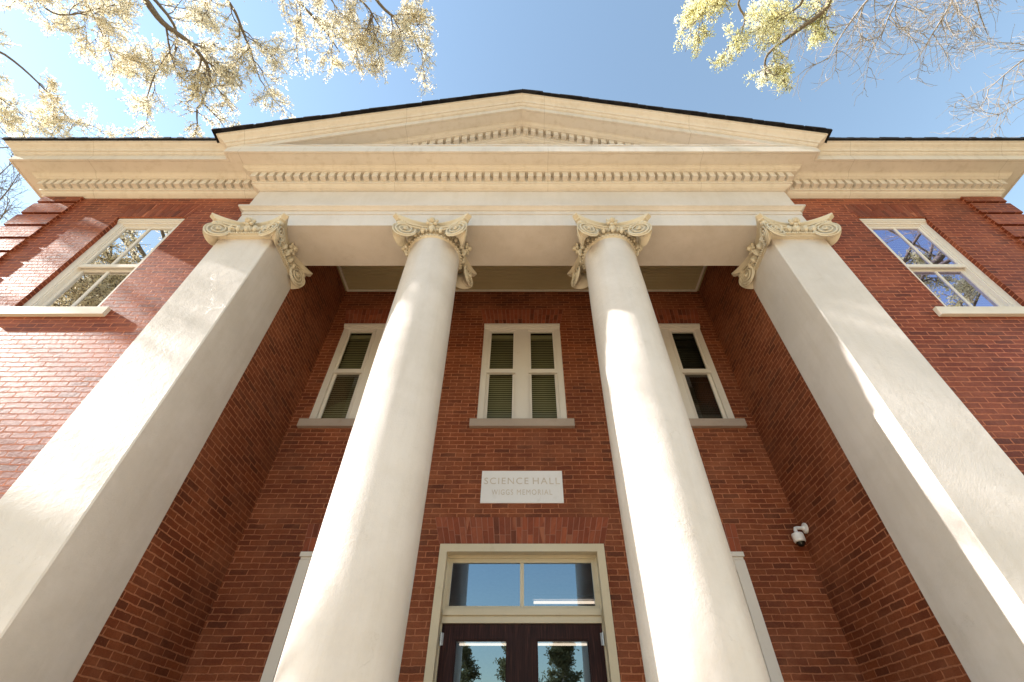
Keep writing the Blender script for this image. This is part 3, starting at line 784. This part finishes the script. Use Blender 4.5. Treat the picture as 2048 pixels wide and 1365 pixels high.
for s in (-1, 1):
    d = MB(); a, b = sorted((s*.0008, s*(x-.119))); st = .165; zt, zb = 1.341, FZ+.01; tr = .155
    d.box(a, a+st, 6.085, 6.13, zb, zt); d.box(b-st, b, 6.085, 6.13, zb, zt); d.box(a+st, b-st, 6.085, 6.13, zt-tr, zt); d.box(a+st, b-st, 6.085, 6.13, zb, zb+.28)
    frame_ring(d, a+st, b-st, zb+.28, zt-tr, .014, 6.098, 6.125)
    if s > 0: d.box(-.014, .014, 6.076, 6.0845, zb, zt)
    do = d.build('door', 'oak', hall)
    g = MB(); g.quad((a+st,6.112,zb+.28),(b-st,6.112,zb+.28),(b-st,6.112,zt-tr),(a+st,6.112,zt-tr)); g.build('door_pane', 'doorglass', do)
    h = MB(); xx = s*(x-.117)
    for zc_ in (1.19, 0.2, -0.65): h.tube([(xx,6.074,zc_-.065),(xx,6.074,zc_+.065)], .011, 8); h.box(*sorted((xx-s*.03,xx)), 6.079, 6.0835, zc_-.06, zc_+.06)
    h.build('hinge', 'steel', do, smooth=40)
    h = MB(); hx = s*0.085; h.tube([(hx,6.085,0.0),(hx,6.03,0.02),(hx,6.03,0.36),(hx,6.085,0.38)], .012, 8); h.build('handle', 'steel', do, smooth=40)
# hall behind the door
r = MB()
r.quad((-2.2,6.24,FZ),(2.2,6.24,FZ),(2.2,16,FZ),(-2.2,16,FZ)); r.quad((-2.2,6.24,3.0),(2.2,6.24,3.0),(2.2,16,3.0),(-2.2,16,3.0))
for s in (-1,1): r.quad((s*2.2,6.24,FZ),(s*2.2,16,FZ),(s*2.2,16,3.0),(s*2.2,6.24,3.0))
r.quad((-2.2,16,FZ),(2.2,16,FZ),(2.2,16,3.0),(-2.2,16,3.0))
for s in (-1,1): r.quad((s*1.05,6.235,FZ),(s*2.2,6.235,FZ),(s*2.2,6.235,3.0),(s*1.05,6.235,3.0))
r.quad((-1.05,6.235,2.22),(1.05,6.235,2.22),(1.05,6.235,3.0),(-1.05,6.235,3.0))
r.build('entrance_hall', 'hall', hall)
for y, z, xa, xb, lab in ((10.5, 2.70, 0.24, 1.50, 'lit ceiling tube seen through the right transom pane'), (14.0, 2.62, -1.63, 1.69, 'lit ceiling tube seen across the top of both door panes')):
    t = thing('ceiling_light', lab, 'light', ((xa+xb)/2, y, z+ZC), 'lit tubes in the entrance hall')
    a = MB(); a.tube([(xa,y,z),(xb,y,z)], .028, 8); a.build('tube', 'tube', t)
    a = MB(); a.box(xa-.03, xb+.03, y-.06, y+.06, z+.05, z+.11); a.build('fixture', 'white', t)

# ------------------------------------------------------------------ stone plaque
pl = thing('stone_plaque', 'engraved white stone plaque reading SCIENCE HALL above the door', 'plaque', (0, 6.0, 2.756+ZC))
mb = MB(); x0, x1, z0, z1 = -.572, .572, 2.756, 3.234
mb.box(x0, x1, 5.990, 6.05, z0, z1); mb.build('slab', 'marble', pl)
def text(body, xc, width, height, z, name):
    c = bpy.data.curves.new(name, 'FONT'); c.body = body; c.align_x = 'CENTER'; c.size = 1.0; c.extrude = 0.0; c.space_character = 1.22; c.offset = 0.0
    tmp = bpy.data.objects.new('tmp', c); COL.objects.link(tmp); bpy.context.view_layer.update()
    dg = bpy.context.evaluated_depsgraph_get(); me = bpy.data.meshes.new_from_object(tmp.evaluated_get(dg))
    bpy.data.objects.remove(tmp)
    xs = [v.co.x for v in me.vertices]; ys = [v.co.y for v in me.vertices]
    sx = width/(max(xs)-min(xs)); sy = height/(max(ys)-min(ys)); cx = (max(xs)+min(xs))/2; y0 = min(ys)
    for v in me.vertices: v.co = ((v.co.x-cx)*sx + xc, -0.0125, (v.co.y-y0)*sy + z - 2.756)
    me.materials.append(M['letter']); o = bpy.data.objects.new(name, me); COL.objects.link(o); o.parent = pl; return o
for body, xc, wd, ht, z in (('SCIENCE', -.221, .624, .098, 3.030), ('HALL', .343, .381, .098, 3.030), ('WIGGS', -.273, .298, .078, 2.872), ('MEMORIAL', .174, .490, .078, 2.872)):
    text(body, xc, wd, ht, z, 'engraved_word')

# ------------------------------------------------------------------ security camera on the right porch wall
sx, sy, sz = 3.64, 5.86, 2.36
cm = thing('security_camera', 'white dome security camera with black lens on brick porch wall', 'camera', (sx, sy, sz+ZC))
def ytube(mb, c, prof, n=20):       # lathe about the x axis
    vs = []; fs = []
    for r, dx in prof:
        for i in range(n): a = 2*math.pi*i/n; vs.append((c[0]+dx, c[1]+r*math.cos(a), c[2]+r*math.sin(a)))
    for k in range(len(prof)-1):
        for i in range(n): fs.append((k*n+i, k*n+(i+1)%n, (k+1)*n+(i+1)%n, (k+1)*n+i))
    fs += [tuple(range(n)), tuple(range((len(prof)-1)*n, len(prof)*n))]
    mb.add(vs, fs)
K = 0.68
mb = MB(); ytube(mb, (sx, sy, sz), [(.095*K,0),(.095*K,-.02*K),(.08*K,-.035*K),(.05*K,-.04*K),(.04*K,-.06*K)]); mb.build('wall_mount', 'white', cm, smooth=40)
mb = MB(); mb.tube([(sx-dx*K,sy,sz+dz*K) for dx, dz in ((.04,0),(.16,.004),(.195,-.005),(.205,-.03),(.205,-.10))], .032*K, 12); mb.build('arm', 'white', cm, smooth=60)
mb = MB(); hx = sx-.205*K; mb.lathe(hx, sy, [(r*K, sz-d*K) for r, d in ((.0,.09),(.07,.092),(.098,.105),(.104,.13),(.104,.23),(.098,.25),(.08,.26),(.0,.26))], 28); mb.build('housing', 'white', cm, smooth=40)
mb = MB(); mb.lathe(hx, sy, [(r*K, sz-d*K) for r, d in ((.078,.258),(.077,.275),(.066,.305),(.045,.328),(.02,.338),(.001,.34))], 24); mb.build('lens_dome', 'black', cm, smooth=60)

# ------------------------------------------------------------------ trees
def wander(rnd, p, d, length, n, curl, lift=0.0):
    pts = [p.copy()]; d = d.normalized(); st = length/n
    for i in range(n):
        d = (d + Vector((rnd.gauss(0,1), rnd.gauss(0,1), rnd.gauss(0,1)))*curl + Vector((0,0,lift))).normalized()
        p = p + d*st; pts.append(p.copy())
    return pts
def spline(pts, m=5):
    P = [Vector(p) for p in pts]; P = [P[0]*2-P[1]] + P + [P[-1]*2-P[-2]]; out = []
    for i in range(1, len(P)-2):
        for k in range(m):
            t = k/m; a, b, c, d = P[i-1:i+3]
            out.append(0.5*((2*b)+(c-a)*t+(2*a-5*b+4*c-d)*t*t+(3*b-a-3*c+d)*t**3))
    out.append(P[-2]); return out
def tree(name, label, cat, base, trunk, limbs, seed, leaf=None, bark='bark', leaf_n=26, leaf_s=0.055, twig_len=1.1, kids=7, sub=6, group=None, r_limb=0.07, levels=3, leaf_drop=0.0, twigmat=None, curl=0.20):
    rnd = random.Random(seed)
    t = thing(name, label, cat, (base[0], base[1], 0), group)
    T = MB(); sp = spline([Vector(p) for p in trunk], 6); n = len(sp)
    r0 = 0.30; T.tube([p[:] for p in sp], [r0*(1-0.62*i/(n-1)) for i in range(n)], 10)
    B = MB(); F = MB(); tips = []
    def leaves(pts, dens):
        if leaf is None: return
        for i in range(len(pts)-1):
            seg = pts[i+1]-pts[i]; cnt = seg.length*dens; cnt = int(cnt)+(1 if rnd.random() < cnt % 1 else 0)
            for _ in range(cnt):
                c = pts[i] + seg*rnd.random() + Vector((rnd.gauss(0,1), rnd.gauss(0,1), rnd.gauss(0,1)))*0.035
                for q in range(rnd.choice((2,3,3,4))):
                    o = c + Vector((rnd.gauss(0,1), rnd.gauss(0,1), rnd.gauss(0,1)))*0.028
                    a = Vector((rnd.gauss(0,1), rnd.gauss(0,1), rnd.gauss(0,1))).normalized(); b = a.orthogonal().normalized()
                    s1 = leaf_s*rnd.uniform(.5,1.05); s2 = s1*rnd.uniform(.45,.8)
                    F.add([o-a*s1*.5, o-b*s2*.5, o+a*s1*.5, o+b*s2*.5], [(0,1,2,3)])
    def grow(pts, r, lvl, length):
        nk = kids if lvl == 1 else sub
        m = len(pts)-1
        for k in range(nk):
            f = rnd.uniform(0.12, 1.0)*m; i = min(int(f), m-1); p = pts[i].lerp(pts[i+1], f-i)
            tan = (pts[i+1]-pts[i]).normalized(); side = tan.orthogonal().normalized(); side.rotate(Matrix.Rotation(rnd.uniform(0, 6.283), 3, tan))
            d = tan*rnd.uniform(.5, 1.0) + side*rnd.uniform(.5, 1.0) + Vector((0,0,-leaf_drop))
            ln = length*rnd.uniform(.55, 1.15)*(1-0.35*f/m)
            q = wander(rnd, p, d, ln, 7 if lvl < 3 else 4, curl, 0.0)
            rr = r*(0.52 if lvl == 1 else 0.55)
            B.tube([v[:] for v in q], [max(rr*(1-0.8*j/(len(q)-1)), 0.0042) for j in range(len(q))], 4)
            if lvl >= 2 or levels == 1: leaves(q[1 if lvl == 2 else 0:], leaf_n*(0.55 if lvl == 2 else 1.0))
            if lvl < levels: grow(q, rr, lvl+1, length*0.48)
    for lp, r in limbs:
        pts = spline([Vector(p) for p in lp], 5); n = len(pts)
        B.tube([v[:] for v in pts], [max(r*(1-0.82*j/(n-1)), .006) for j in range(n)], 7)
        grow(pts, r*0.5, 1, twig_len)
    T.build('trunk', bark, t, smooth=60, fix=False)
    B.build('branches', twigmat or bark, t, smooth=60, fix=False)
    if leaf: F.build('blossom' if 'blossom' in leaf else 'foliage', leaf, t, fix=False)
    return t
# positions of overhead limbs, from their bearing and height over the forecourt
_ct, _st = math.cos(math.radians(44.3)), math.sin(math.radians(44.3))
def over(px, py, z):
    u, v = px-1044.0, 682.5-py; y = 910*_ct - v*_st; zz = 910*_st + v*_ct; k = z/zz
    return (u*k, y*k, z)
LT = (-10.5, -2.5)
fork = Vector((-10.6, -2.0, 10.5))
def limb(*pts, start=None):
    s0 = Vector(start) if start is not None else fork
    return [s0, s0.lerp(Vector(pts[0]), .55)+Vector((0,0,.6))] + [Vector(p) for p in pts]
limbsA = [
 (limb(over(268,-25,16.3), over(325,45,16.3), over(385,92,16.5), over(420,150,16.6), over(400,215,16.7)), .14),
 (limb(over(335,30,16.9), over(350,105,16.9), over(310,150,16.9), over(285,230,16.9)), .07),
 (limb(over(440,-15,16.2), over(490,75,16.3), over(520,160,16.5)), .08),
 (limb(over(560,-25,17.0), over(640,50,17.0), over(680,105,17.0)), .08),
 (limb(over(690,-60,16.3), over(770,20,16.3), over(820,60,16.3), over(838,105,16.3)), .08),
 (limb(over(600,-70,15.8), over(720,0,15.8), over(760,55,15.9)), .07),
 (limb(over(150,-30,17.0), over(205,70,17.1), over(230,140,17.3)), .05),
 (limb(over(60,-20,16.6), over(120,30,16.6), over(230,10,16.6)), .06),
 (limb(over(-90,60,16.3), over(10,110,16.5), over(90,180,16.6), over(150,255,16.7)), .07),
 (limb(over(-120,120,17.1), over(-10,190,17.3), over(50,235,17.4)), .06),
 (limb((-10.3,-.6,8.8),(-10.9,.2,9.1),(-11.9,.5,9.6)), .11), (limb((-10.8,-.6,8.4),(-11.4,.1,8.6),(-12.4,.3,9.0)), .08),
 (limb((-8.5,-4.5,12),(-7,-6,13)), .1), (limb((-13,-3,12),(-15,-4,13)), .1),
 (limb((-11.5,-0.6,10.4),(-11.9,0.2,10.9),(-12.4,0.6,11.6)), .12), (limb((-10.9,-0.8,9.8),(-11.6,0.1,9.6),(-12.2,0.8,9.9)), .09),
]
tree('blossom_tree', 'tall tree at upper left hung with cream blossom over the left eave', 'tree', LT, [(-10.5,-2.5,GZ),(-10.6,-2.6,2),(-10.3,-2.2,6),fork[:]], limbsA, 11, 'blossom', leaf_n=21, kids=13, sub=7, twig_len=1.9, leaf_s=.062)
forkB = Vector((9.5, -2.2, 9.0))
limbsB = [
 (limb(over(1470,-70,11.5), over(1430,-5,11.5), over(1385,50,11.5), start=forkB), .07),
 (limb(over(1500,-30,11.8), over(1490,40,11.8), over(1480,75,11.8), start=forkB), .05),
 (limb(over(1690,-40,11.5), over(1650,20,11.5), over(1590,65,11.6), over(1535,110,11.7), over(1530,150,11.8), start=forkB), .09),
 (limb(over(1640,-40,11.2), over(1600,10,11.3), over(1560,40,11.4), start=forkB), .06),
 (limb((11.5,0.4,10.4),(12.2,1.2,11.4),(13,1.5,12.6), start=forkB), .17), (limb((10.8,-0.4,10.2),(11.8,0.8,10.2),(12.8,1.7,10.6), start=forkB), .13),
 (limb((8.5,-4.5,12),(7.5,-6,13), start=forkB), .1),
 (limb((9.9,-.8,8.8),(10.2,.6,9.2),(10.6,1.5,10.2), start=forkB), .11), (limb((10.6,-.5,8.4),(11.3,.4,8.9),(12.2,1.0,9.6), start=forkB), .13),
 (limb((9.9,-.2,9.4),(10.3,1.0,10.2),(11.4,1.8,11.2), start=forkB), .10), (limb((10.3,.0,7.6),(10.7,1.0,8.2),(11.3,1.6,9.0), start=forkB), .06), (limb((12,-3,11.5),(14,-4,12.5), start=forkB), .1),
]
tree('blossom_tree', 'tree at upper right with yellow green blossom hanging above the gable', 'tree', (9.8,-3), [(9.8,-3,GZ),(9.9,-3,3),(9.6,-2.6,6.5),forkB[:]], limbsB, 23, 'blossom2', leaf_n=32, kids=9, sub=6, twig_len=1.05, leaf_s=.06)
forkC = Vector((15.0, -1.0, 9.0))
limbsC = [
 (limb(over(1800,-60,14), over(1740,-5,14), over(1690,60,14), over(1655,120,14), start=forkC), .055),
 (limb(over(1850,-60,13.6), over(1790,10,13.6), over(1760,80,13.6), start=forkC), .05),
 (limb(over(1920,-60,14.3), over(1905,0,14.3), over(1870,60,14.3), over(1840,110,14.3), start=forkC), .05),
 (limb(over(1960,-50,13.8), over(1955,10,13.8), over(1975,70,13.8), start=forkC), .045),
 (limb(over(1740,-80,13.5), over(1660,-20,13.5), over(1600,40,13.5), start=forkC), .04),
 (limb(over(2140,60,14), over(2040,125,14), over(1975,180,14), start=forkC), .05),
 (limb(over(2150,130,14.4), over(2060,190,14.4), over(1990,235,14.4), start=forkC), .045),
]
tree('bare_tree', 'leafless tree with fine pale twigs at the upper right corner', 'tree', (15.5,-2), [(15.5,-2,GZ),(15.6,-2,3),(15.2,-1.5,6.5),forkC[:]], limbsC, 31, None, kids=17, sub=11, twig_len=2.0, twigmat='twig', levels=2, curl=0.17)
forkD = Vector((-17.5, 4.2, 4.5)); rndD = random.Random(77); limbsD = []
for i in range(11):
    a = rndD.uniform(0, 6.28); r = rndD.uniform(1.2, 3.3); z = rndD.uniform(7.5, 13)
    p = Vector((-17.0+r*math.cos(a), 4.0+r*math.sin(a), z)); limbsD.append(([forkD, forkD.lerp(p, .5)+Vector((rndD.gauss(0,.3),rndD.gauss(0,.3),.3)), p], .075))
for p in ((-16.5,1.6,9.6),(-17.5,1.3,11.2),(-16.8,2.6,12.4),(-17.2,2.0,8.3)): limbsD.append(([forkD, forkD.lerp(Vector(p), .5)+Vector((0,0,.3)), Vector(p), Vector(p)+Vector((.3,-.8,.9))], .10))
for q in (((-70,450,11.2),(0,400,12.4),(40,345,13)),((-90,400,11.5),(-15,360,12.6),(25,325,13.2)),((-80,500,11),(-5,445,12),(20,400,12.6))): limbsD.append(([forkD, forkD.lerp(Vector(over(*q[0])), .55)+Vector((0,0,.4))]+[Vector(over(*p)) for p in q], .05))
tree('bare_tree', 'small leafless tree showing past the left end of the brick wing', 'tree', (-17.5,4.5), [(-17.5,4.5,GZ),(-17.6,4.4,1.5),forkD[:]], limbsD, 41, None, kids=9, sub=6, twig_len=1.5)

# trees and house across the street, seen in the door and window panes
def pine(x, y, h, seed, label):
    rnd = random.Random(seed); t = thing('pine_tree', label, 'tree', (x, y, 0), 'pines across the street')
    T = MB(); T.tube([(x,y,GZ),(x+.1,y,GZ+h*.5),(x,y,GZ+h*.97)], [.28,.2,.05], 8); T.build('trunk', 'bark', t, smooth=60, fix=False)
    F = MB(); B = MB()
    for k in range(64):
        f = rnd.uniform(.28, 1.0); z = GZ+h*f; a = rnd.uniform(0, 6.283); ln = (1.08-f)*h*.34*rnd.uniform(.5,1.15)+.3
        q = wander(rnd, Vector((x,y,z)), Vector((math.cos(a), math.sin(a), .25)), ln, 5, .15, .02)
        B.tube([v[:] for v in q], [.05*(1-.17*j) for j in range(6)], 4)
        for j in range(int(26+ln*30)):
            i = rnd.randint(1, 4); c = q[i].lerp(q[i+1], rnd.random()) + Vector((rnd.gauss(0,.2),rnd.gauss(0,.2),rnd.gauss(0,.13)))
            for _ in range(3):
                d = Vector((rnd.gauss(0,1),rnd.gauss(0,1),rnd.gauss(0,1)+.4)).normalized(); e = d.orthogonal().normalized(); s1 = rnd.uniform(.14,.34)
                F.add([c, c+d*s1+e*.05, c+d*s1*1.1, c+d*s1-e*.05], [(0,1,2,3)])
    B.build('branches', 'bark', t, fix=False); F.build('foliage', 'pine', t, fix=False)
for x, h, y, sd, lb in ((-4.4, 9.0, -30, 1, 'round dark pine reflected in the left door pane'), (-0.6, 10.6, -31, 2, 'taller pine reflected between the two door panes'), (3.2, 10.4, -32, 3, 'pine standing behind the metal roof in the right door pane'),
                     (-20, 15, -22, 4, 'large pine across the street beyond the left lawn'), (19, 16, -24, 5, 'large pine across the street beyond the right lawn')): pine(x, y, h, sd, lb)
hs = thing('metal_roofed_house', 'low house with grey standing seam roof reflected in the right door pane', 'house', (7, -27, 0))
mb = MB(); mb.box(1.6, 12, -30, -25, GZ+.01, 2.6); mb.build('wall', 'house', hs)
mb = MB(); mb.add([(1.2,-24.6,2.5),(12.4,-24.6,2.5),(12.4,-27.5,4.2),(1.2,-27.5,4.2),(1.2,-30.4,2.5),(12.4,-30.4,2.5)], [(0,1,2,3),(3,2,5,4),(0,3,4),(1,5,2)])
xx = 1.3
while xx < 12.4: mb.add([(xx,-24.6,2.5),(xx+.05,-24.6,2.5),(xx+.05,-27.5,4.2),(xx,-27.5,4.2),(xx,-24.6,2.56),(xx+.05,-24.6,2.56),(xx+.05,-27.5,4.26),(xx,-27.5,4.26)], [(4,5,6,7),(0,1,5,4),(0,4,7,3),(1,2,6,5)]); xx += .45
mb.build('roof', 'metalroof', hs)
